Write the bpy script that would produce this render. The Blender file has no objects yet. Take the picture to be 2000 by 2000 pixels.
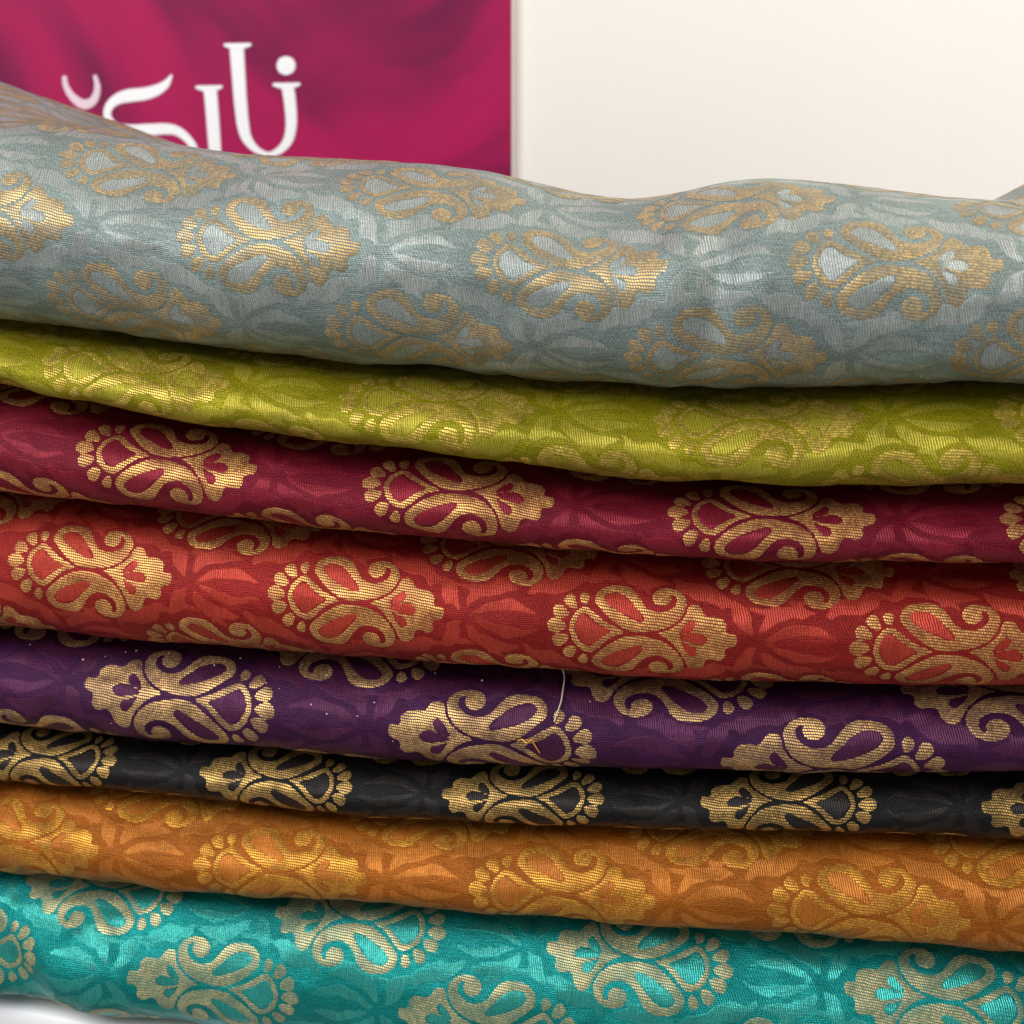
import bpy, bmesh, math
import numpy as np
from mathutils import Vector

# ------------------------------------------------------------------ camera / light
sc = bpy.context.scene
PITCH, YAW, DIST, FPX = math.radians(18), math.radians(11), 0.36, 2750.0
cp, sp = math.cos(PITCH), math.sin(PITCH)
FWD = np.array([0, cp, -sp]); UP = np.array([0, sp, cp]); RT = np.array([1.0, 0, 0])
AX = np.array([math.cos(YAW), -math.sin(YAW), 0.0])        # along the front of the stack
NX = np.array([-math.sin(YAW), -math.cos(YAW), 0.0])       # out of the front of the stack
ZX = np.array([0, 0, 1.0])
CAM = np.array([0, -DIST*cp, 0.2690])                      # table top is z = 0
ORG = np.array([0, 0, 0.0])                                # stack front line passes through here

camd = bpy.data.cameras.new('camera'); cam = bpy.data.objects.new('camera', camd)
sc.collection.objects.link(cam); sc.camera = cam
cam.location = CAM; cam.rotation_euler = (math.pi/2 - PITCH, 0, 0)
camd.sensor_width = 36; camd.lens = 36*FPX/2000
camd.clip_start = 0.01; camd.clip_end = 50
camd.dof.use_dof = True; camd.dof.focus_distance = 0.345; camd.dof.aperture_fstop = 22

w = bpy.data.worlds.new('World'); sc.world = w; w.use_nodes = True
w.node_tree.nodes['Background'].inputs[0].default_value = (1.0, 0.97, 0.93, 1)
w.node_tree.nodes['Background'].inputs[1].default_value = 0.39

def area(name, loc, target, size, power, col):
    l = bpy.data.lights.new(name, 'AREA'); l.shape = 'RECTANGLE'; l.size, l.size_y = size
    l.energy = power; l.color = col
    o = bpy.data.objects.new(name, l); sc.collection.objects.link(o)
    o.location = loc
    o.rotation_euler = (Vector(target)-Vector(loc)).to_track_quat('-Z', 'Y').to_euler()
    return o
area('window_light', (-0.62, -0.60, 1.00), (0, 0, 0.12), (0.55, 0.6), 15.5, (0.97, 0.98, 1.0))
area('wall_fill_light', (0.78, -0.02, 0.95), (0.35, 0.30, 0.25), (0.5, 0.5), 9.5, (1.0, 0.94, 0.84))  # added fill, no real fixture: brightens the wall towards the right

sc.view_settings.view_transform = 'Standard'; sc.view_settings.look = 'None'
sc.view_settings.exposure = 0; sc.view_settings.gamma = 1
sc.view_settings.use_curve_mapping = False
sc.render.engine = 'CYCLES'; sc.render.resolution_x = sc.render.resolution_y = 1024

# ------------------------------------------------------------------ helpers
def project(P):
    d = P - CAM
    z = d @ FWD
    return 1000 + FPX*(d @ RT)/z, 1000 - FPX*(d @ UP)/z
def ray(px, py):
    return FWD + RT*((px-1000)/FPX) + UP*((1000-py)/FPX)
def on_stack(px, py, p=0.0):
    """point of the vertical plane of the stack front (a along, z up)"""
    r = ray(px, py); q = ORG + NX*p
    t = ((q-CAM) @ NX)/(r @ NX); X = CAM + r*t
    return (X-ORG) @ AX, X[2]

def link(o, parent=None):
    sc.collection.objects.link(o)
    if parent: o.parent = parent
    return o
def mesh_obj(name, V, F, mat, parent=None, smooth=True):
    me = bpy.data.meshes.new(name)
    me.from_pydata([tuple(v) for v in V], [], F)
    if smooth: me.polygons.foreach_set('use_smooth', [True]*len(me.polygons))
    me.materials.append(mat); me.update()
    return link(bpy.data.objects.new(name, me), parent)
def tag(o, label=None, cat=None, group=None, kind=None):
    if label: o['label'] = label
    if cat: o['category'] = cat
    if group: o['group'] = group
    if kind: o['kind'] = kind
    return o
def srgb(r, g, b):
    f = lambda c: (c/255/12.92) if c/255 <= 0.04045 else ((c/255+0.055)/1.055)**2.4
    return (f(r), f(g), f(b), 1)

def value_noise(x, y, seed):
    """smooth 2-d noise in -1..1"""
    rng = np.random.RandomState(seed); T = rng.uniform(-1, 1, (64, 64))
    xi = np.floor(x).astype(int); yi = np.floor(y).astype(int)
    fx = x-xi; fy = y-yi
    fx = fx*fx*fx*(fx*(fx*6-15)+10); fy = fy*fy*fy*(fy*(fy*6-15)+10)
    g = lambda i, j: T[i % 64, j % 64]
    return (g(xi, yi)*(1-fx)*(1-fy)+g(xi+1, yi)*fx*(1-fy)+g(xi, yi+1)*(1-fx)*fy+g(xi+1, yi+1)*fx*fy)
def sstep(x, a, b):
    t = np.clip((x-a)/(b-a), 0, 1); return t*t*(3-2*t)

# node helper
class NT:
    def __init__(s, name):
        s.m = bpy.data.materials.new(name); s.m.use_nodes = True
        s.t = s.m.node_tree; s.b = s.t.nodes['Principled BSDF']
    def n(s, typ, **kw):
        nd = s.t.nodes.new(typ)
        for k, v in kw.items(): setattr(nd, k, v)
        return nd
    def put(s, sock, v):
        if isinstance(v, (int, float)): sock.default_value = v
        elif isinstance(v, tuple): sock.default_value = v[:len(sock.default_value)]
        else: s.t.links.new(v, sock)
    def math(s, op, a, b=0.0, c=0.0):
        nd = s.n('ShaderNodeMath', operation=op)
        for i, v in enumerate((a, b, c)): s.put(nd.inputs[i], v)
        return nd.outputs[0]
    def mix(s, f, a, b, blend='MIX'):
        nd = s.n('ShaderNodeMix', data_type='RGBA', blend_type=blend)
        s.put(nd.inputs[0], f); s.put(nd.inputs[6], a); s.put(nd.inputs[7], b)
        return nd.outputs[2]
    def rng(s, v, a, b, c=0.0, d=1.0, smooth=True):
        nd = s.n('ShaderNodeMapRange', interpolation_type='SMOOTHSTEP' if smooth else 'LINEAR')
        s.put(nd.inputs[0], v)
        for i, x in enumerate((a, b, c, d)): s.put(nd.inputs[i+1], x)
        return nd.outputs[0]
    def scale(s, col, f):
        nd = s.n('ShaderNodeVectorMath', operation='SCALE')
        s.put(nd.inputs[0], col); s.put(nd.inputs[3], f)
        return nd.outputs[0]
    def noise(s, vec, scale, detail=2.0, rough=0.5):
        nd = s.n('ShaderNodeTexNoise'); s.put(nd.inputs['Vector'], vec)
        nd.inputs['Scale'].default_value = scale; nd.inputs['Detail'].default_value = detail
        nd.inputs['Roughness'].default_value = rough
        return nd.outputs['Fac']
    def comb(s, x, y, z=0.0):
        nd = s.n('ShaderNodeCombineXYZ')
        for i, v in enumerate((x, y, z)): s.put(nd.inputs[i], v)
        return nd.outputs[0]
    def set(s, k, v): s.put(s.b.inputs[k], v)

def uv_mm(t):
    uvn = t.n('ShaderNodeUVMap', uv_map='weave'); sx = t.n('ShaderNodeSeparateXYZ')
    t.t.links.new(uvn.outputs[0], sx.inputs[0])
    return uvn.outputs[0], sx.outputs[0], sx.outputs[1]          # stored in millimetres

def cloth_material(name, base, leaf, metal=0.42, rough=0.54):
    t = NT(name); uv, u, v = uv_mm(t)
    at = t.n('ShaderNodeAttribute', attribute_name='leaf'); d = at.outputs['Fac']
    jag = t.math('MULTIPLY', t.math('SUBTRACT', t.noise(t.comb(t.math('MULTIPLY', u, 1.0), t.math('MULTIPLY', v, 3.0)), 1.2), 0.5), 0.45)
    mask = t.rng(t.math('ADD', d, jag), -0.20, 0.30)
    fade = t.rng(t.noise(uv, 0.055, 2.0), 0.32, 0.68, 0.62, 1.0)
    mcol = t.math('MULTIPLY', mask, fade)
    # plain ground: fine crossing threads, uneven
    wob = t.math('MULTIPLY', t.noise(uv, 0.25, 2.0), 0.8)
    uw = t.math('ADD', u, wob); vw = t.math('ADD', v, wob)
    row = t.math('FLOOR', t.math('DIVIDE', vw, 0.46))
    tw = t.math('SINE', t.math('ADD', t.math('MULTIPLY', uw, 2*math.pi/0.70), t.math('MULTIPLY', row, 2.1)))
    th = t.math('SINE', t.math('MULTIPLY', vw, 2*math.pi/0.46))
    slub = t.noise(t.comb(t.math('MULTIPLY', u, 0.22), t.math('MULTIPLY', v, 2.2)), 1.0, 3.0)
    slubu = t.noise(t.comb(t.math('MULTIPLY', u, 2.1), t.math('MULTIPLY', v, 0.16)), 1.0, 3.0)
    grain = t.noise(uv, 1.7, 2.0, 0.6)
    gb = t.math('ADD', t.math('MULTIPLY', tw, 0.20), t.math('MULTIPLY', th, 0.16))
    gb = t.math('ADD', gb, t.math('MULTIPLY', t.math('SUBTRACT', slub, 0.5), 0.9))
    gb = t.math('ADD', gb, t.math('MULTIPLY', t.math('SUBTRACT', grain, 0.5), 1.5))
    gb = t.math('MAXIMUM', t.math('ADD', gb, 1.0), 0.25)
    # satin leaves: raised upright threads
    lean = t.math('ADD', uw, t.math('MULTIPLY', v, 0.22))
    st = t.math('SINE', t.math('MULTIPLY', lean, 2*math.pi/0.58))
    lb = t.math('ADD', t.math('MULTIPLY', st, 0.30), t.math('ADD', 1.0, t.math('MULTIPLY', t.math('SUBTRACT', slubu, 0.5), 1.0)))
    lb = t.math('MAXIMUM', t.math('ADD', lb, t.math('MULTIPLY', t.math('SUBTRACT', grain, 0.5), 0.9)), 0.25)
    big = t.rng(t.noise(uv, 0.035, 2.0), 0.3, 0.7, 0.86, 1.14)
    cb = t.scale(base, t.math('MULTIPLY', gb, big)); cl = t.scale(leaf, t.math('MULTIPLY', lb, big))
    t.set('Base Color', t.mix(mcol, cb, cl))
    t.set('Metallic', metal)
    t.set('Roughness', t.math('ADD', rough, t.math('MULTIPLY', mask, -0.07)))
    t.set('Specular IOR Level', 0.22)
    h = t.math('ADD', t.math('MULTIPLY', mask, 0.6), t.math('MULTIPLY', st, t.math('MULTIPLY', mask, 0.34)))
    h = t.math('ADD', h, t.math('MULTIPLY', t.math('ADD', tw, th), t.math('MULTIPLY', t.math('SUBTRACT', 1.0, mask), 0.24)))
    h = t.math('ADD', h, t.math('MULTIPLY', t.math('ADD', slub, grain), 0.8))
    bp = t.n('ShaderNodeBump'); bp.inputs['Strength'].default_value = 0.7; bp.inputs['Distance'].default_value = 0.00013
    t.put(bp.inputs['Height'], h); t.set('Normal', bp.outputs[0])
    return t.m

def gold_material(name, gold, gap, metal=0.72):
    t = NT(name); uv, u, v = uv_mm(t)
    PV, PU = 0.70, 0.58
    wob = t.math('MULTIPLY', t.noise(uv, 0.22, 2.0), 0.9)
    vv = t.math('ADD', t.math('ADD', v, wob), t.math('MULTIPLY', u, 0.10))
    row = t.math('FLOOR', t.math('DIVIDE', vv, PV))
    fv = t.math('SUBTRACT', t.math('FRACT', t.math('DIVIDE', vv, PV)), 0.5)
    uu = t.math('ADD', t.math('DIVIDE', u, PU), t.math('MULTIPLY', row, 0.37))
    fu = t.math('SUBTRACT', t.math('FRACT', uu), 0.5)
    cell = t.comb(t.math('FLOOR', uu), row)
    wn = t.n('ShaderNodeTexWhiteNoise', noise_dimensions='2D'); t.put(wn.inputs['Vector'], cell)
    r2 = t.math('ADD', t.math('POWER', t.math('ABSOLUTE', t.math('MULTIPLY', fv, 2.55)), 3.0),
                t.math('POWER', t.math('ABSOLUTE', t.math('MULTIPLY', fu, 2.05)), 3.0))
    dot = t.rng(r2, 1.25, 0.30)
    worn = t.rng(t.noise(uv, 0.16, 3.0), 0.30, 0.64, 0.48, 0.92)
    br = t.rng(wn.outputs[0], 0.0, 1.0, 0.66, 1.14, False)
    patch = t.rng(t.noise(uv, 0.09, 2.0), 0.3, 0.7, 0.78, 1.18)
    cg = t.scale(gold, t.math('MULTIPLY', br, patch))
    t.set('Base Color', t.mix(t.math('MULTIPLY', dot, worn), gap, cg))
    t.set('Metallic', t.math('MULTIPLY', dot, metal))
    t.set('Roughness', t.rng(wn.outputs[0], 0, 1, 0.38, 0.56, False)); t.set('Specular IOR Level', 0.3)
    bp = t.n('ShaderNodeBump'); bp.inputs['Strength'].default_value = 0.8; bp.inputs['Distance'].default_value = 0.00016
    t.put(bp.inputs['Height'], t.math('ADD', dot, t.math('MULTIPLY', wn.outputs[0], 0.5))); t.set('Normal', bp.outputs[0])
    return t.m

# ------------------------------------------------------------------ woven design (units: one motif length)
def spline(P, closed=True, k=5):
    P = np.array(P, float); n = len(P); out = []
    for i in range(n if closed else n-1):
        p0, p1, p2, p3 = (P[(i-1) % n], P[i], P[(i+1) % n], P[(i+2) % n]) if closed else \
            (P[max(i-1, 0)], P[i], P[i+1], P[min(i+2, n-1)])
        for j in range(k):
            s = j/k
            out.append(0.5*((2*p1)+(-p0+p2)*s+(2*p0-5*p1+4*p2-p3)*s*s+(-p0+3*p1-3*p2+p3)*s**3))
    if not closed: out.append(P[-1])
    return np.array(out)
def sdf_poly(Q, x, y):
    """positive inside"""
    d = np.full(x.shape, 1e9); ins = np.zeros(x.shape, bool)
    for i in range(len(Q)):
        ax, ay = Q[i-1]; bx, by = Q[i]
        ex, ey = bx-ax, by-ay; L = ex*ex+ey*ey
        if L < 1e-14: continue
        h = np.clip(((x-ax)*ex+(y-ay)*ey)/L, 0, 1)
        d = np.minimum(d, (x-ax-h*ex)**2+(y-ay-h*ey)**2)
        c = ((ay > y) != (by > y)) & (x < (bx-ax)*(y-ay)/(by-ay if by != ay else 1e-12)+ax)
        ins ^= c
    d = np.sqrt(d)
    return np.where(ins, d, -d)

SL = math.atan2(110, 1505)
def M(P):                                            # traced drawing -> motif units, axis levelled
    P = np.array(P, float)-np.array([850, 465]); P[:, 1] *= -1
    c, s = math.cos(SL), math.sin(SL)
    Q = np.stack([P[:, 0]*c-P[:, 1]*s, P[:, 0]*s+P[:, 1]*c], 1)/1505
    Q[:, 1] *= 1.13
    return Q
PAIS = spline(M([(478,210),(500,150),(560,110),(650,98),(740,110),(800,150),(840,205),(872,255),(920,296),(990,316),(1060,306),(1112,276),(1130,230),(1114,192),(1082,186),(1090,216),(1074,250),(1030,272),(975,266),(938,228),(940,178),(980,142),(1050,130),(1130,146),(1187,190),(1212,245),(1197,310),(1150,370),(1080,414),(980,443),(850,453),(740,436),(660,396),(590,345),(530,290),(490,245)]), True, 3)
PHOLE = spline(M([(572,215),(592,180),(640,170),(700,185),(760,230),(810,284),(846,322),(864,356),(842,372),(780,352),(695,312),(620,266)]), True, 3)
DROP = spline(M([(280,425),(292,365),(335,308),(400,272),(455,296),(525,345),(610,398),(725,448),(620,486),(560,524),(500,572),(436,603),(370,584),(312,538),(285,480)]), True, 3)
DHOLE = spline(M([(325,425),(345,365),(398,322),(446,350),(520,404),(610,446),(530,488),(434,550),(375,530),(338,480)]), True, 3)
CROWN = spline(M([(985,462),(1100,405),(1170,335),(1212,285),(1265,258),(1325,285),(1360,345),(1420,350),(1490,368),(1522,410),(1525,465),(1590,475),(1607,512),(1590,560),(1515,575),(1508,640),(1465,672),(1395,655),(1355,668),(1325,735),(1265,762),(1215,735),(1175,662),(1115,560),(1055,500)]), True, 3)
CH1 = spline(M([(1150,462),(1200,405),(1250,372),(1280,400),(1262,440),(1210,462)]), True, 3)
CH2 = spline(M([(1160,492),(1240,470),(1310,465),(1365,500),(1355,535),(1300,540),(1230,522)]), True, 3)
CH3 = spline(M([(1165,520),(1220,550),(1280,575),(1280,620),(1240,632),(1200,590)]), True, 3)
PET = [(398,216,50,40),(290,244,68,46),(210,316,72,48),(180,415,80,52),(204,514,72,48),(276,604,68,46),(378,662,52,40)]
def ell(cx, cy, a, b):
    ang = math.atan2(cy-440, cx-470)
    return M([(cx+a*math.cos(t)*math.cos(ang)-b*math.sin(t)*math.sin(ang)*(1+0.35*math.cos(t)),
               cy+a*math.cos(t)*math.sin(ang)+b*math.sin(t)*math.cos(ang)*(1+0.35*math.cos(t))) for t in np.linspace(0, 2*math.pi, 18)[:-1]])
FLIP = np.array([1, -1.0])
def grow(Q, f):
    c = Q.mean(0); return c+(Q-c)*f
PHOLE = grow(PHOLE, 1.10); DHOLE = grow(DHOLE, 1.02); CH1 = grow(CH1, 1.0); CH2 = grow(CH2, 1.06); CH3 = grow(CH3, 1.0)
def motif_sdf(x, y):
    pa, pb = sdf_poly(PAIS, x, y), sdf_poly(PAIS*FLIP, x, y); gap = 0.0115
    clear = -np.maximum(pa, pb)-gap                      # a line of plain ground round both paisleys
    f = np.minimum(pa, -sdf_poly(PHOLE, x, y))
    f = np.maximum(f, np.minimum(pb, -sdf_poly(PHOLE*FLIP, x, y)))
    dr = sdf_poly(DROP, x, y); clear2 = np.minimum(clear, -dr-0.010)
    f = np.maximum(f, np.minimum(np.minimum(dr, clear), -sdf_poly(DHOLE, x, y)))
    c = np.minimum(sdf_poly(CROWN, x, y), clear)
    for h in (CH1, CH2, CH3): c = np.minimum(c, -sdf_poly(h, x, y))
    f = np.maximum(f, c)
    for p in PET: f = np.maximum(f, np.minimum(sdf_poly(ell(*p), x, y), clear2))
    return f
def leaf(pts, widths):
    """leaf outline grown along a bent midrib"""
    c = spline(pts, False, 4); s = np.linspace(0, 1, len(c)); wd = np.interp(s, np.linspace(0, 1, len(widths)), widths)
    t = np.gradient(c, axis=0); t /= np.linalg.norm(t, axis=1)[:, None]; nn = np.stack([-t[:, 1], t[:, 0]], 1)
    return np.concatenate([c+nn*wd[:, None], (c-nn*wd[:, None])[::-1]])
CU, CV = 1.57, 0.92
vx = 0.59
HALF = [  # upper half of the leaf spray beside the crown; lower half mirrors it
    leaf([(vx-0.005,0.025),(vx-0.055,0.09),(vx-0.075,0.15),(vx-0.12,0.215)], [0.004,0.030,0.046,0.040,0.006]),
    leaf([(vx+0.03,0.045),(vx+0.08,0.125),(vx+0.18,0.172),(vx+0.31,0.172)], [0.004,0.034,0.046,0.038,0.004]),
    leaf([(vx+0.055,0.004),(vx+0.15,0.052),(vx+0.25,0.078),(vx+0.34,0.070),(vx+0.42,0.036)], [0.003,0.022,0.033,0.030,0.016,0.003]),
    leaf([(0.15,0.335),(0.21,0.275),(0.30,0.268),(0.38,0.225),(0.415,0.15)], [0.006,0.034,0.042,0.034,0.005]),
    leaf([(-0.62,0.165),(-0.55,0.225),(-0.46,0.235),(-0.38,0.285),(-0.30,0.285)], [0.006,0.040,0.046,0.036,0.005]),
    leaf([(-0.05,0.235),(-0.01,0.265),(0.045,0.215)], [0.004,0.022,0.004]),
    leaf([(-0.26,0.30),(-0.18,0.315),(-0.11,0.29)], [0.004,0.020,0.004]),
]
NU, NV = 300, 176
gx, gy = np.meshgrid(np.arange(NU)/NU*CU, np.arange(NV)/NV*CV, indexing='ij')
LEAF = np.full(gx.shape, -0.12)
polys = HALF+[p*FLIP*np.array([1, 0.92])+np.array([0.02, 0]) for p in HALF]+[PHOLE, PHOLE*FLIP, DHOLE, CH1, CH2, CH3]
for Q in polys:
    for ox in (0, CU/2):
        for sx in (-CU, 0, CU):
            for sy in (-CV, 0, CV):
                q = Q+np.array([ox+sx, (CV/2 if ox else 0)+sy])
                lo, hi = q.min(0)-0.12, q.max(0)+0.12
                if hi[0] < 0 or lo[0] > CU or hi[1] < 0 or lo[1] > CV: continue
                i0, i1 = max(0, int(lo[0]/CU*NU)), min(NU, int(hi[0]/CU*NU)+2)
                j0, j1 = max(0, int(lo[1]/CV*NV)), min(NV, int(hi[1]/CV*NV)+2)
                LEAF[i0:i1, j0:j1] = np.maximum(LEAF[i0:i1, j0:j1], sdf_poly(q, gx[i0:i1, j0:j1], gy[i0:i1, j0:j1]))
def leaf_at(x, y):
    fx = (x/CU*NU) % NU; fy = (y/CV*NV) % NV
    i = np.floor(fx).astype(int); j = np.floor(fy).astype(int); a = fx-i; b = fy-j
    g = lambda i, j: LEAF[i % NU, j % NV]
    return g(i, j)*(1-a)*(1-b)+g(i+1, j)*a*(1-b)+g(i, j+1)*(1-a)*b+g(i+1, j+1)*a*b

# the gold motif once, as filled marching squares in motif units
STEP = 0.0105
mx = np.arange(-0.53, 0.53, STEP); my = np.arange(-0.33, 0.33, STEP)
MX, MY = np.meshgrid(mx, my, indexing='ij'); MS = motif_sdf(MX+np.random.RandomState(3).uniform(-0.0035, 0.0035, len(my))[None, :], MY)-0.0012   # woven row by row: stepped edges
MV, MD, MF, key = [], [], [], {}
def mv(k, x, y, d):
    if k not in key: key[k] = len(MV); MV.append((x, y)); MD.append(d)
    return key[k]
for i in range(len(mx)-1):
    for j in range(len(my)-1):
        cs = [(i, j), (i+1, j), (i+1, j+1), (i, j+1)]; dv = [MS[c] for c in cs]
        if max(dv) <= 0: continue
        f = []
        for a in range(4):
            b = (a+1) % 4; ca, cb = cs[a], cs[b]; da, db = dv[a], dv[b]
            if da > 0: f.append(mv(('c',)+ca, mx[ca[0]], my[ca[1]], da))
            if (da > 0) != (db > 0):
                s = da/(da-db); k = ('e',)+min(ca, cb)+max(ca, cb)
                f.append(mv(k, mx[ca[0]]+s*(mx[cb[0]]-mx[ca[0]]), my[ca[1]]+s*(my[cb[1]]-my[ca[1]]), 0.0))
        if len(f) >= 3: MF.append(f)
MV = np.array(MV); MD = np.array(MD)

# ------------------------------------------------------------------ the stack
S = 2000/1932
B = [  # fold lines, top to bottom: where each fold's lower lip runs
 [(0,232),(100,235),(180,248),(300,278),(400,292),(500,297),(700,308),(800,312),(900,325),(1000,347),(1080,372),(1160,382),(1250,374),(1350,352),(1430,340),(1550,345),(1650,362),(1790,380),(1932,383)],
 [(0,590),(100,607),(250,632),(400,652),(600,678),(800,698),(1000,712),(1200,722),(1300,728),(1380,733),(1450,729),(1600,725),(1932,722)],
 [(0,720),(100,745),(250,782),(400,803),(600,828),(800,850),(1000,875),(1200,897),(1400,912),(1550,917),(1700,915),(1932,912)],
 [(0,928),(200,946),(400,970),(600,995),(800,1012),(1000,1030),(1200,1045),(1400,1055),(1700,1060),(1932,1062)],
 [(0,1180),(200,1198),(400,1214),(600,1230),(800,1248),(1000,1262),(1200,1275),(1400,1282),(1700,1288),(1932,1292)],
 [(0,1365),(200,1382),(400,1402),(600,1420),(800,1435),(1000,1445),(1200,1450),(1400,1452),(1600,1452),(1932,1455)],
 [(0,1471),(200,1486),(400,1508),(600,1533),(800,1546),(1000,1556),(1200,1561),(1400,1563),(1932,1580)],
 [(0,1637),(200,1660),(400,1685),(600,1700),(800,1713),(1000,1727),(1200,1745),(1500,1764),(1700,1778),(1932,1797)],
 [(0,1868),(150,1878),(300,1890),(430,1903),(600,1925),(800,1950),(1932,2075)],
]
A0, A1, DA = -0.230, 0.225, 0.00078
ac = np.arange(A0, A1+DA/2, DA); NC = len(ac)
def gsm(y, s):
    k = int(3*s/DA)+1; g = np.exp(-0.5*(np.arange(-k, k+1)*DA/s)**2); g /= g.sum()
    return np.convolve(np.concatenate([np.full(k, y[0]), y, np.full(k, y[-1])]), g, 'valid')
def curve_z(pts, p=0.0):
    q = np.array([on_stack(x*S, y*S, p) for x, y in pts])
    sl0 = (q[1, 1]-q[0, 1])/(q[1, 0]-q[0, 0])*0.5; sl1 = (q[-1, 1]-q[-2, 1])/(q[-1, 0]-q[-2, 0])*0.5
    q = np.concatenate([[[A0-0.01, q[0, 1]+sl0*(A0-0.01-q[0, 0])]], q, [[A1+0.01, q[-1, 1]+sl1*(A1+0.01-q[-1, 0])]]])
    return gsm(np.interp(ac, q[:, 0], q[:, 1]), 0.005)
CR = [curve_z(b, 0.012) for b in B]
CR[8] = np.full(NC, 0.0004)                                # the lowest cloth lies flat on the table

# per cloth: front offset (m), bulge depth, belly height, (anchor motif px, next motif px), mirrored, motif/pitch
CL = [
 dict(n='slate', p0=0.000, D=0.030, low=0.50, a=[(520,470),(1110,518)], mir=0, wob=0.0010, metal=0.32, rough=0.47,
      base=srgb(116,128,124), leaf=srgb(142,147,143), gold=srgb(205,170,108), gap=srgb(112,118,112),
      label='slate blue-grey brocade cloth rumpled on top of the stack'),
 dict(n='lime', p0=-0.002, D=0.030, low=0.40, a=[(855,784),(1480,812)], mir=0, wob=0.0005,
      base=srgb(128,120,10), leaf=srgb(156,144,44), gold=srgb(228,194,88), gap=srgb(118,106,16),
      label='olive lime green brocade cloth directly under the slate grey one'),
 dict(n='maroon', p0=-0.006, D=0.032, low=0.42, a=[(325,893),(890,958)], mir=0, wob=0.0004,
      base=srgb(100,9,30), leaf=srgb(122,28,42), gold=srgb(240,184,104), gap=srgb(96,18,30),
      label='dark maroon brocade cloth between the lime green and the brick red ones'),
 dict(n='red', p0=-0.005, D=0.028, low=0.42, a=[(695,1176),(1250,1234)], mir=0, shf=1.0, wob=0.0004,
      base=srgb(128,25,21), leaf=srgb(164,55,40), gold=srgb(240,184,104), gap=srgb(116,28,22),
      label='brick red brocade cloth between the maroon and the purple ones'),
 dict(n='purple', p0=-0.007, D=0.028, low=0.42, a=[(345,1358),(957,1450)], mir=1, shf=1.0, wob=0.0004,
      base=srgb(54,15,52), leaf=srgb(74,30,60), gold=srgb(236,192,122), gap=srgb(62,24,50),
      label='dark purple brocade cloth with white lint and a loose thread'),
 dict(n='black', p0=-0.008, D=0.025, low=0.45, a=[(540,1518),(1020,1553)], mir=1, wob=0.0004,
      base=srgb(21,20,20), leaf=srgb(42,37,35), gold=srgb(232,186,104), gap=srgb(34,28,24),
      label='black brocade cloth between the purple and the orange ones'),
 dict(n='orange', p0=-0.004, D=0.027, low=0.42, a=[(545,1700),(1095,1746)], mir=0, wob=0.0006,
      base=srgb(146,80,16), leaf=srgb(174,104,38), gold=srgb(236,170,62), gap=srgb(140,82,22),
      label='amber orange brocade cloth between the black and the turquoise ones'),
 dict(n='teal', p0=-0.001, D=0.028, low=0.40, a=[(699,1800),(1248,1875)], mir=1, shf=1.0, wob=0.0009, metal=0.55, rough=0.40,
      base=srgb(10,122,118), leaf=srgb(52,148,138), gold=srgb(222,198,140), gap=srgb(50,120,108),
      label='turquoise brocade cloth lying on the table, lowest of the stack'),
]

NBK = 150                                                  # rows over the back of the top cloth
def profile(k, zt, zb):
    """grid of points (columns x rows): top sheet from the back, round the front, bottom sheet to the back"""
    c = CL[k]; D = c['D']; low = c['low']
    rad = 0.5*(zt-zb)
    th = np.radians(np.concatenate([np.linspace(90, -90, 84)]))
    zmid = zb+(zt-zb)*low
    hu, hd = zt-zmid, zmid-zb
    s = np.sin(th)[None, :]; co = np.clip(np.cos(th), 0, 1)[None, :]
    sgn = np.where(s > 0, np.abs(s)**0.95*hu[:, None], -np.abs(s)**0.90*hd[:, None])
    Z = zmid[:, None]+sgn
    e = np.where(s > 0, 1.35, 0.72)
    P = np.repeat(c['p0']+(co**e)*D, NC, 0)
    # sheets running back
    nb = np.array([0.21, 0.16, 0.12, 0.09, 0.065, 0.045, 0.03, 0.02, 0.012, 0.006])
    Pt = np.repeat((c['p0']-nb)[None, :], NC, 0); Zt = np.repeat(zt[:, None]-0.0002, len(nb), 1)
    if k == 0:
        hump = 0.0235*np.clip((-ac-0.097)/0.072, 0, 1.3)+0.027*np.clip((ac-0.098)/0.05, 0, 1)
        nbig = np.linspace(0.21, 0.003, NBK)
        Pt = np.repeat((c['p0']-nbig)[None, :], NC, 0)
        Zt = zt[:, None]-0.0002+(hump[:, None]*sstep(nbig, 0.02, 0.075)*(1-sstep(nbig, 0.10, 0.21))-0.022*sstep(nbig, 0.006, 0.08)-0.01*sstep(nbig, 0.08, 0.2))
    Pb = np.repeat((c['p0']-nb[::-1])[None, :], NC, 0); Zb = np.repeat(zb[:, None]+0.0002, len(nb), 1)
    return np.concatenate([Pt, P, Pb], 1), np.concatenate([Zt, Z, Zb], 1)
def xyz(a, P, Z):
    return ORG+a[..., None]*AX+P[..., None]*NX+Z[..., None]*ZX

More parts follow.
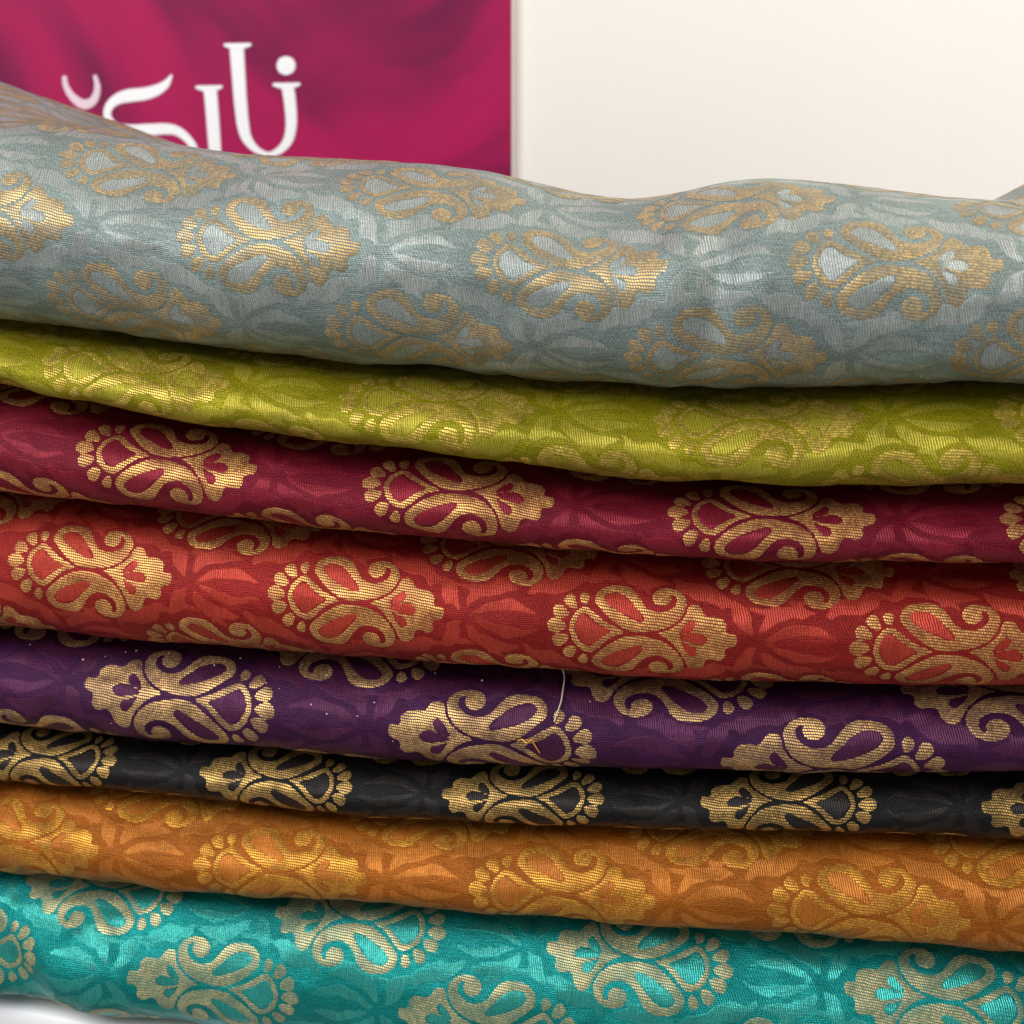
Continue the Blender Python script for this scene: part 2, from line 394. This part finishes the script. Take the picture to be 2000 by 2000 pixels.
# settle the creases so that each lower lip runs where the fold lines say
tgt = []
for b in B:
    q = np.array(b)*S; tgt.append(q)
for it in range(6):
    for k in range(8):
        P, Z = profile(k, CR[k], CR[k+1]); X = xyz(np.repeat(ac[:, None], P.shape[1], 1), P, Z)
        px, py = project(X)
        if k == 0:
            nf = slice(NBK, NBK+84)
            j = py[:, nf].argmin(1); r = np.arange(NC)
            e = py[:, nf][r, j]-np.interp(px[:, nf][r, j], tgt[0][:, 0], tgt[0][:, 1])
            e[(px[:, nf][r, j] < -60) | (px[:, nf][r, j] > 2060)] = 0
            CR[0] = gsm(CR[0]+0.8*e*0.00013, 0.004)
        j = py.argmax(1); r = np.arange(NC)
        xx = px[r, j]; e = py[r, j]-np.interp(xx, tgt[k+1][:, 0], tgt[k+1][:, 1])
        e = e*sstep(xx, -250, -20)*sstep(-xx, -2250, -2020)
        if k < 7: CR[k+1] = CR[k+1]+0.8*e*0.00013
    CR = [gsm(c, 0.0035) for c in CR]

for k in range(1, 8): CR[k] = CR[k]+0.0004*value_noise(ac/0.014, ac*0+k, 200+k)+0.00018*value_noise(ac/0.005, ac*0+k, 220+k)
GRP = 'folded brocade cloths stacked on the table'
surf = []
for k, c in enumerate(CL):
    P, Z = profile(k, CR[k], CR[k+1]); NR = P.shape[1]
    a2 = np.repeat(ac[:, None], NR, 1)
    dz = np.diff(Z, axis=1); dp = np.diff(P, axis=1); L = np.concatenate([np.zeros((NC, 1)), np.cumsum(np.hypot(dz, dp), 1)], 1)
    jm = (NBK if k == 0 else 10)+46
    V = -(L-L[:, jm:jm+1])                                   # arc length up from the belly line
    # soft folds
    pos = xyz(a2, P, Z)
    du = np.gradient(pos, axis=0); dv = np.gradient(pos, axis=1)
    N = np.cross(dv, du); N /= np.linalg.norm(N, axis=2)[..., None]+1e-12
    if (N[:, jm] @ NX).mean() < 0: N = -N
    win = sstep(-P, -0.5, 0.02)*0+1
    free = sstep(V, V.min(1)[:, None]+0.0, V.min(1)[:, None]+0.2)*0+1
    front = sstep(P, c['p0']-0.004, c['p0']+0.006)
    if k == 0: front = np.maximum(front, 0.5*(np.arange(NR) < NBK)[None, :])
    d = c['wob']*(value_noise(a2/0.045+k*7, V/0.022, 11+k)+0.5*value_noise(a2/0.018, V/0.013, 31+k)+0.22*value_noise(a2/0.0075, V/0.006, 51+k))
    d = d+0.00016*value_noise(a2/0.0042+V/0.02, V/0.0034, 91+k)+0.00022*value_noise(a2/0.011+5, V/0.0045, 101+k)
    lf = sstep(-a2, 0.05, 0.14)
    if k == 7: d = d+lf*0.0020*value_noise(a2/0.020+V/0.05, V/0.016-a2/0.05, 77)
    if k == 7:
        c1 = on_stack(180, 1830, 0.02)[0]; q = (a2-c1)/0.010+(V-0.008)/0.014
        d = d+0.0048*np.exp(-((a2-c1)/0.017)**2)*np.exp(-((V-0.003)/0.012)**2)-0.0035*np.exp(-(q+2.6)**2)*np.exp(-((V-0.012)/0.016)**2)
        d = d+0.0014*np.exp(-((q-1.2)*2.2)**2)*np.exp(-((V-0.010)/0.012)**2)
    if k == 6: d = d+lf*0.0014*value_noise(a2/0.012+V/0.03, V/0.012, 78)
    if k == 1: d = d+lf*0.0012*value_noise(a2/0.016+V/0.03, V/0.010, 79)
    if k == 0:
        ax0 = on_stack(1405, 480, 0.02)[0]; t = (a2-ax0-0.08*(V-0.01))/0.004
        cr_ = np.exp(-0.5*((V-0.012)/0.012)**2)
        d = d-0.0022*np.exp(-t*t)*cr_+0.0018*np.exp(-((t+2.3)/1.3)**2)*cr_+0.0009*np.exp(-((t-2.4)/1.2)**2)*cr_-0.0008*np.exp(-((a2-on_stack(1180, 400, 0.01)[0])/0.016)**2)*sstep(V, 0.012, 0.026)
    pos = pos+N*(d*front)[..., None]
    du = np.gradient(pos, axis=0); dv = np.gradient(pos, axis=1)
    N2 = np.cross(dv, du); N2 /= np.linalg.norm(N2, axis=2)[..., None]+1e-12
    if (N2[:, jm] @ NX).mean() < 0: N2 = -N2
    # where the design sits
    px, py = project(pos)
    fr = slice(NBK if k == 0 else 10, (NBK if k == 0 else 10)+84)
    def find(q):
        dd = (px[:, fr]-q[0])**2+(py[:, fr]-q[1])**2
        dd = dd+np.where(dd < 49, -1e3-1e6*P[:, fr], 0)      # of the points there, the foremost
        i, j = np.unravel_index(dd.argmin(), dd.shape)
        return ac[i], V[:, fr][i, j]
    u0, v0 = find(c['a'][0]); u1, v1 = find(c['a'][1])
    pitch = u1-u0; W = pitch/CU; sh = (v1-v0)/pitch*c.get('shf', 0.6)
    print(k, c['n'], 'pitch mm %.1f motif mm %.1f v0 %.4f shear %.3f' % (pitch*1000, W*1000, v0, sh))
    c.update(u0=u0, v0=v0, W=W, sh=sh)
    mu = (a2-u0)/W*(-1 if c['mir'] else 1); mw = (V-v0-sh*(a2-u0))/W
    jx, jy = value_noise(mu/0.05, mw/0.05, 301), value_noise(mu/0.05, mw/0.05, 302)
    lf_sdf = leaf_at(mu+0.011*jx, mw+0.011*jy)*W*1000                           # millimetres
    root = bpy.data.objects.new('folded_cloth', None); link(root)
    root.empty_display_size = 0.02
    tag(root, c['label'], 'cloth', GRP)
    mat = cloth_material(c['n']+'_cloth', c['base'], c['leaf'], c.get('metal', 0.42), c.get('rough', 0.52))
    idx = np.arange(NC*NR).reshape(NC, NR)
    F = np.stack([idx[:-1, :-1], idx[:-1, 1:], idx[1:, 1:], idx[1:, :-1]], 2).reshape(-1, 4)
    # tuck the side ends in: the last columns roll back into the fold
    for c0, c1 in ((0, 5), (NC-1, NC-6)):
        mid = pos[c1].mean(0)
        for n_, ci in enumerate(range(c0, c1, 1 if c1 > c0 else -1)):
            f_ = (0.02, 0.35, 0.65, 0.85, 0.96)[n_]
            pos[ci] = mid+(pos[c1]-mid)*f_+(pos[ci]-pos[c1])*1.0
    me = bpy.data.meshes.new('fold')
    me.vertices.add(NC*NR); me.vertices.foreach_set('co', pos.reshape(-1))
    me.loops.add(F.size); me.loops.foreach_set('vertex_index', F.reshape(-1))
    me.polygons.add(len(F)); me.polygons.foreach_set('loop_start', np.arange(len(F))*4)
    me.polygons.foreach_set('use_smooth', np.ones(len(F), bool))
    me.update(calc_edges=True)
    uvl = me.uv_layers.new(name='weave')
    uvs = np.stack([a2, V], 2).reshape(-1, 2)*1000
    uvl.data.foreach_set('uv', uvs[F.reshape(-1)].astype(np.float32).reshape(-1))
    at = me.attributes.new('leaf', 'FLOAT', 'POINT'); at.data.foreach_set('value', lf_sdf.reshape(-1).astype(np.float32))
    me.materials.append(mat); fo = link(bpy.data.objects.new('fold', me), root)
    # gold motifs
    gm = gold_material(c['n']+'_gold', c['gold'], c['gap'])
    vlo, vhi = V[:, fr].min(1), V[:, fr].max(1)
    def sample(uu, vv, pos=pos, V=V, N2=N2):
        fi = np.clip((uu-A0)/DA, 0, NC-1.001); i = np.floor(fi).astype(int); fa = (fi-i)[:, None]
        out = np.zeros((len(uu), 3)); nrm = np.zeros((len(uu), 3))
        for col in np.unique(i):
            m = np.where(i == col)[0]
            pa = []
            for cc in (col, col+1):
                vs = V[cc, ::-1]
                pa.append((np.stack([np.interp(vv[m], vs, pos[cc, ::-1, q]) for q in range(3)], 1),
                           np.stack([np.interp(vv[m], vs, N2[cc, ::-1, q]) for q in range(3)], 1)))
            out[m] = pa[0][0]*(1-fa[m])+pa[1][0]*fa[m]; nrm[m] = pa[0][1]*(1-fa[m])+pa[1][1]*fa[m]
        return out, nrm
    c['sample'] = sample
    cnt = 0
    for r in range(-6, 10):
        for q in range(-5, 6):
            cu = u0+(q+(0.5 if r % 2 else 0))*pitch
            cv = r*CV/2*W
            uu = cu+MV[:, 0]*W*(-1 if c['mir'] else 1); vv = v0+sh*(uu-u0)+cv+MV[:, 1]*W
            cl = np.clip(((uu-A0)/DA).astype(int), 0, NC-1)
            top = vhi[cl]+(0.14 if k == 0 else 0.0)
            ok = (uu > A0+0.002) & (uu < A1-0.002) & (vv > vlo[cl]+0.0006) & (vv < top)
            if ok.sum() < 60: continue
            pp, nn = sample(uu, vv)
            qx, qy = project(pp)
            facing = ((CAM-pp)*nn).sum(1) > -0.004
            see = ok & facing & (qx > -420) & (qx < 2420) & (qy < 2020) & (qy > tgt[k][0, 1]*0+np.interp(qx, tgt[k][:, 0], tgt[k][:, 1])-(110 if k == 0 else 25))
            if see.sum() < 40: continue
            pp = pp+nn*(0.00004+0.00007*sstep(MD*W, 0, 0.0006))[:, None]
            faces = [f[::-1] if c['mir'] else f for f in MF if all(ok[g] for g in f)]
            used = sorted({g for f in faces for g in f}); mp = {g: n_ for n_, g in enumerate(used)}
            me = bpy.data.meshes.new('gold_motif')
            me.from_pydata([tuple(pp[g]) for g in used], [], [[mp[g] for g in f] for f in faces])
            me.polygons.foreach_set('use_smooth', [True]*len(me.polygons))
            uvl = me.uv_layers.new(name='weave'); vi = np.zeros(len(me.loops), int); me.loops.foreach_get('vertex_index', vi)
            uvv = np.stack([uu[used], vv[used]], 1)*1000
            uvl.data.foreach_set('uv', uvv[vi].astype(np.float32).reshape(-1))
            me.materials.append(gm); link(bpy.data.objects.new('gold_motif', me), root); cnt += 1
    print('   motifs', cnt)

# ------------------------------------------------------------------ table, wall, poster
t = NT('white_laminate'); t.set('Base Color', (0.80, 0.80, 0.82, 1)); t.set('Roughness', 0.35)
table_m = t.m
def rounded_slab(name, x0, x1, y0, y1, z0, z1, r, mat, parent=None):
    bm = bmesh.new(); bmesh.ops.create_cube(bm, size=1)
    for v in bm.verts:
        v.co = ((x0+x1)/2+v.co.x*(x1-x0), (y0+y1)/2+v.co.y*(y1-y0), (z0+z1)/2+v.co.z*(z1-z0))
    bmesh.ops.bevel(bm, geom=bm.edges[:], offset=r, segments=4, profile=0.5, affect='EDGES')
    me = bpy.data.meshes.new(name); bm.to_mesh(me); bm.free(); me.materials.append(mat)
    me.polygons.foreach_set('use_smooth', [True]*len(me.polygons))
    o = bpy.data.objects.new(name, me); return link(o, parent)
def on_table(px, py, z=0.0):
    r = ray(px, py); return CAM+r*((z-CAM[2])/r[2])
e0, e1 = on_table(0, 1968), on_table(165, 2000)
eyaw = math.atan2(e1[1]-e0[1], e1[0]-e0[0])
tb = rounded_slab('table', -0.5, 1.1, 0.0, 0.75, -0.03, 0.0, 0.004, table_m)
tb.rotation_euler = (0, 0, eyaw); tb.location = tuple(e0)
print('table edge', e0, e1, math.degrees(eyaw))
tag(tb, 'white smooth table top under the stack of cloths', 'table')

def WX(t, v):
    n_ = t.n('ShaderNodeSeparateXYZ'); t.put(n_.inputs[0], v); return n_.outputs[0]
t = NT('cream_wall'); tc = t.n('ShaderNodeTexCoord').outputs['Object']
t.set('Base Color', t.mix(t.math('ADD', t.math('MULTIPLY', t.noise(tc, 6.0, 3.0), 0.6), t.math('MULTIPLY', t.noise(t.comb(t.math('MULTIPLY', t.math('ADD', 0.0, WX(t, tc)), 9.0), 0.3), 1.0, 2.0), 0.4)), (0.77, 0.735, 0.68, 1), (0.86, 0.83, 0.79, 1))); t.set('Roughness', 0.7)
bp = t.n('ShaderNodeBump'); bp.inputs['Strength'].default_value = 0.08; bp.inputs['Distance'].default_value = 0.001
t.put(bp.inputs['Height'], t.noise(tc, 300.0, 2.0)); t.set('Normal', bp.outputs[0])
wall = rounded_slab('wall', -1.2, 1.4, 0.34, 0.40, -0.7, 1.3, 0.003, t.m)
tag(wall, kind='structure')
tag(wall, 'plain cream wall behind the stack')

# poster: a printed board standing in front of the wall
PY = 0.3342
def on_poster(px, py):
    r = ray(px, py); X = CAM+r*((PY-CAM[1])/r[1]); return X[0], X[2]
t = NT('printed_drape'); tc = t.n('ShaderNodeTexCoord').outputs['Object']
sx = t.n('ShaderNodeSeparateXYZ'); t.put(sx.inputs[0], tc); X_, Z_ = sx.outputs[0], sx.outputs[2]
warp = t.noise(tc, 6.0, 2.0); wz = t.math('MULTIPLY', t.math('SUBTRACT', warp, 0.5), 0.10)
def streak(nx, nz, off):
    n_ = t.math('ADD', t.math('ADD', t.math('MULTIPLY', X_, nx), t.math('MULTIPLY', Z_, nz)), t.math('ADD', wz, off))
    l_ = t.math('ADD', t.math('MULTIPLY', X_, -nz*0.16), t.math('MULTIPLY', Z_, nx*0.16))
    return t.noise(t.comb(n_, l_), 22.0, 3.0, 0.45)
side = t.rng(t.math('ADD', X_, t.math('MULTIPLY', wz, 0.6)), -0.16, -0.02)
fold = t.math('ADD', t.math('MULTIPLY', streak(0.82, 0.57, 0.0), t.math('SUBTRACT', 1.0, side)), t.math('MULTIPLY', streak(0.45, -0.89, 0.31), side))
mag = t.mix(t.rng(fold, 0.34, 0.56), (0.13, 0.006, 0.05, 1), (0.37, 0.006, 0.078, 1))
mag = t.mix(t.rng(fold, 0.54, 0.72), mag, (0.45, 0.012, 0.105, 1))
t.set('Base Color', mag); t.set('Roughness', 0.5); t.set('Specular IOR Level', 0.25)
pm = t.m
t = NT('board_edge'); t.set('Base Color', (0.82, 0.76, 0.74, 1)); em = t.m
rx = on_poster(1004, 170)[0]; 
proot = bpy.data.objects.new('poster', None); link(proot); proot.location = (0, PY, 0)
tag(proot, 'magenta poster of draped silk with white lettering, against the wall', 'poster')
pb = rounded_slab('board', -0.62, rx-0.0004, 0.0005, 0.005, 0.001, 0.75, 0.0003, em, proot)
face = mesh_obj('print', [(-0.6195, 0, 0.0015), (rx-0.0012, 0, 0.0015), (rx-0.0012, 0, 0.7495), (-0.6195, 0, 0.7495)], [(0, 1, 2, 3)], pm, proot, False)
t = NT('white_ink'); t.set('Base Color', (0.88, 0.87, 0.88, 1)); t.set('Roughness', 0.5); wi = t.m
t = NT('pink_ink'); t.set('Base Color', (0.78, 0.58, 0.66, 1)); t.set('Roughness', 0.4); pi_ = t.m
def zl(P): return np.array([on_poster(80+x/3.45, 60+y/3.45) for x, y in P])
def stroke(name, segs, ink, depth, grow):
    V, F = [], []
    for pts, wd in segs:
        c = spline(pts, False, 6); s = np.linspace(0, 1, len(c))
        ww = np.interp(s, np.linspace(0, 1, len(wd)), wd)/2*grow[0]+grow[1]
        ww = np.maximum(ww, 1.5)
        tt = np.gradient(c, axis=0); tt /= np.linalg.norm(tt, axis=1)[:, None]; nn = np.stack([-tt[:, 1], tt[:, 0]], 1)
        l = zl(c+nn*ww[:, None]); r_ = zl(c-nn*ww[:, None]); b0 = len(V); depth_ = depth
        for (x1, z1), (x2, z2) in zip(l, r_): V += [(x1, depth_, z1), (x2, depth_, z2)]
        F += [(b0+2*i, b0+2*i+1, b0+2*i+3, b0+2*i+2) for i in range(len(c)-1)]
        depth -= 0.00004
    return mesh_obj(name, V, F, ink, proot, False)
SERIF = lambda x0, x1, y: ([(x0, y), ((x0+x1)/2, y+12), (x1, y-3)], [14, 34, 46, 34, 14])
LET = [
 [([(1655,365),(1668,410),(1682,520),(1686,640),(1664,740),(1605,808),(1530,832),(1450,800),(1390,730),(1363,640),(1345,480),(1332,300),(1318,100)],
   [74,82,78,72,64,48,26,44,66,80,86,90,96]), SERIF(1562,1748,362), SERIF(1232,1418,95)],
 [([(1138,375),(1150,500),(1165,700),(1172,840),(1150,960),(1080,1030)], [90,86,84,80,70,30]), SERIF(1042,1224,380)],
 [([(884,296),(842,360),(780,400),(700,425),(600,437),(530,455),(472,495),(447,552),(465,612),(520,655),(600,672),(720,668),(850,662),(930,682),(1000,742),(1032,805),(1020,870),(960,910)],
   [6,52,74,84,88,76,60,50,52,64,78,80,72,60,50,52,46,14])],
 [([(158,305),(168,370),(200,430),(250,478),(298,497),(345,478),(373,430),(380,370),(362,298)], [26,34,42,54,62,56,44,36,18])],
 [([(1652,172),(1652,235),(1652,298)], [20,92,118,128,118,92,20])],
]
for i, L in enumerate(LET):
    nm = 'letter_dot' if i == 4 else 'letter'
    o = stroke(nm, L, pi_, -0.00012, (1.0, 2.5))
    g = stroke('letter_highlight', L, pi_ if i == 3 else wi, -0.00030, (0.94, -1.5)); g.parent = o

# ------------------------------------------------------------------ loose threads and lint on the purple cloth
def cloth_pt(k, px, py, lift):
    """nearest front point of cloth k under a picture position"""
    c = CL[k]
    us, vs = np.meshgrid(np.linspace(-0.16, 0.16, 500), np.linspace(-0.012, 0.022, 90), indexing='ij')
    if 'cache' not in c:
        p, n = c['sample'](us.ravel(), vs.ravel()); c['cache'] = (p, n)+project(p)
    p, n, qx, qy = c['cache']; i = ((qx-px)**2+(qy-py)**2).argmin()
    return p[i]+n[i]*lift
def thread(name, pts, rad, mat, lifts):
    P = spline([cloth_pt(4, x, y, l) for (x, y), l in zip(pts, lifts)], False, 6)
    cu = bpy.data.curves.new(name, 'CURVE'); cu.dimensions = '3D'; cu.bevel_depth = rad; cu.bevel_resolution = 2
    s = cu.splines.new('POLY'); s.points.add(len(P)-1)
    for q, p in zip(s.points, P): q.co = (*p, 1)
    o0 = bpy.data.objects.new('tmp', cu); link(o0)
    dg = bpy.context.evaluated_depsgraph_get(); me = bpy.data.meshes.new_from_object(o0.evaluated_get(dg))
    bpy.data.objects.remove(o0); me.materials.clear(); me.materials.append(mat)
    me.polygons.foreach_set('use_smooth', [True]*len(me.polygons))
    return link(bpy.data.objects.new(name, me))
t = NT('white_thread'); t.set('Base Color', (0.66, 0.54, 0.44, 1)); t.set('Roughness', 0.7); wt = t.m
t = NT('gold_thread'); t.set('Base Color', srgb(225, 160, 60)); t.set('Metallic', 0.4); t.set('Roughness', 0.3); gt = t.m
o = thread('loose_thread', [(1101,1306),(1103,1335),(1100,1360),(1097,1375),(1090,1395),(1084,1412)], 0.00016, wt, [.004,.0022,.0014,.0014,.001,.0006])
tag(o, 'short white loose thread hanging over the purple cloth', 'thread')
o = thread('snagged_thread', [(1010,1446),(1020,1444),(1032,1448),(1040,1442),(1046,1450),(1050,1460),(1054,1470)], 0.00019, gt, [.0003,.0008,.0012,.0012,.001,.0008,.0003])
tag(o, 'tiny frayed gold thread snagged on a purple cloth motif', 'thread')
rng = np.random.RandomState(4); bm = bmesh.new()
spots = [(164,1290),(206,1283),(268,1261),(245,1275),(272,1370),(216,1412),(545,1302),(548,1346),(590,1300),(640,1320),(520,1335),(700,1400),(730,1372),(767,1446),(420,1300),(330,1275),(60,1262),(475,1258),(610,1378),(850,1300),(940,1330),(1150,1370),(640,1395)]
for x, y in spots:
    p = cloth_pt(4, x, y, 0.0002); r = 0.00024*rng.uniform(0.5, 1.3)
    g = bmesh.ops.create_icosphere(bm, subdivisions=1, radius=r)
    for v in g['verts']: v.co = Vector((v.co.x*rng.uniform(.8, 1.4), v.co.y, v.co.z*rng.uniform(.6, 1.1)))+Vector(p)
me = bpy.data.meshes.new('lint'); bm.to_mesh(me); bm.free(); me.materials.append(wt)
tag(link(bpy.data.objects.new('lint', me)), 'pale specks of lint scattered over the purple cloth', 'lint', kind='stuff')
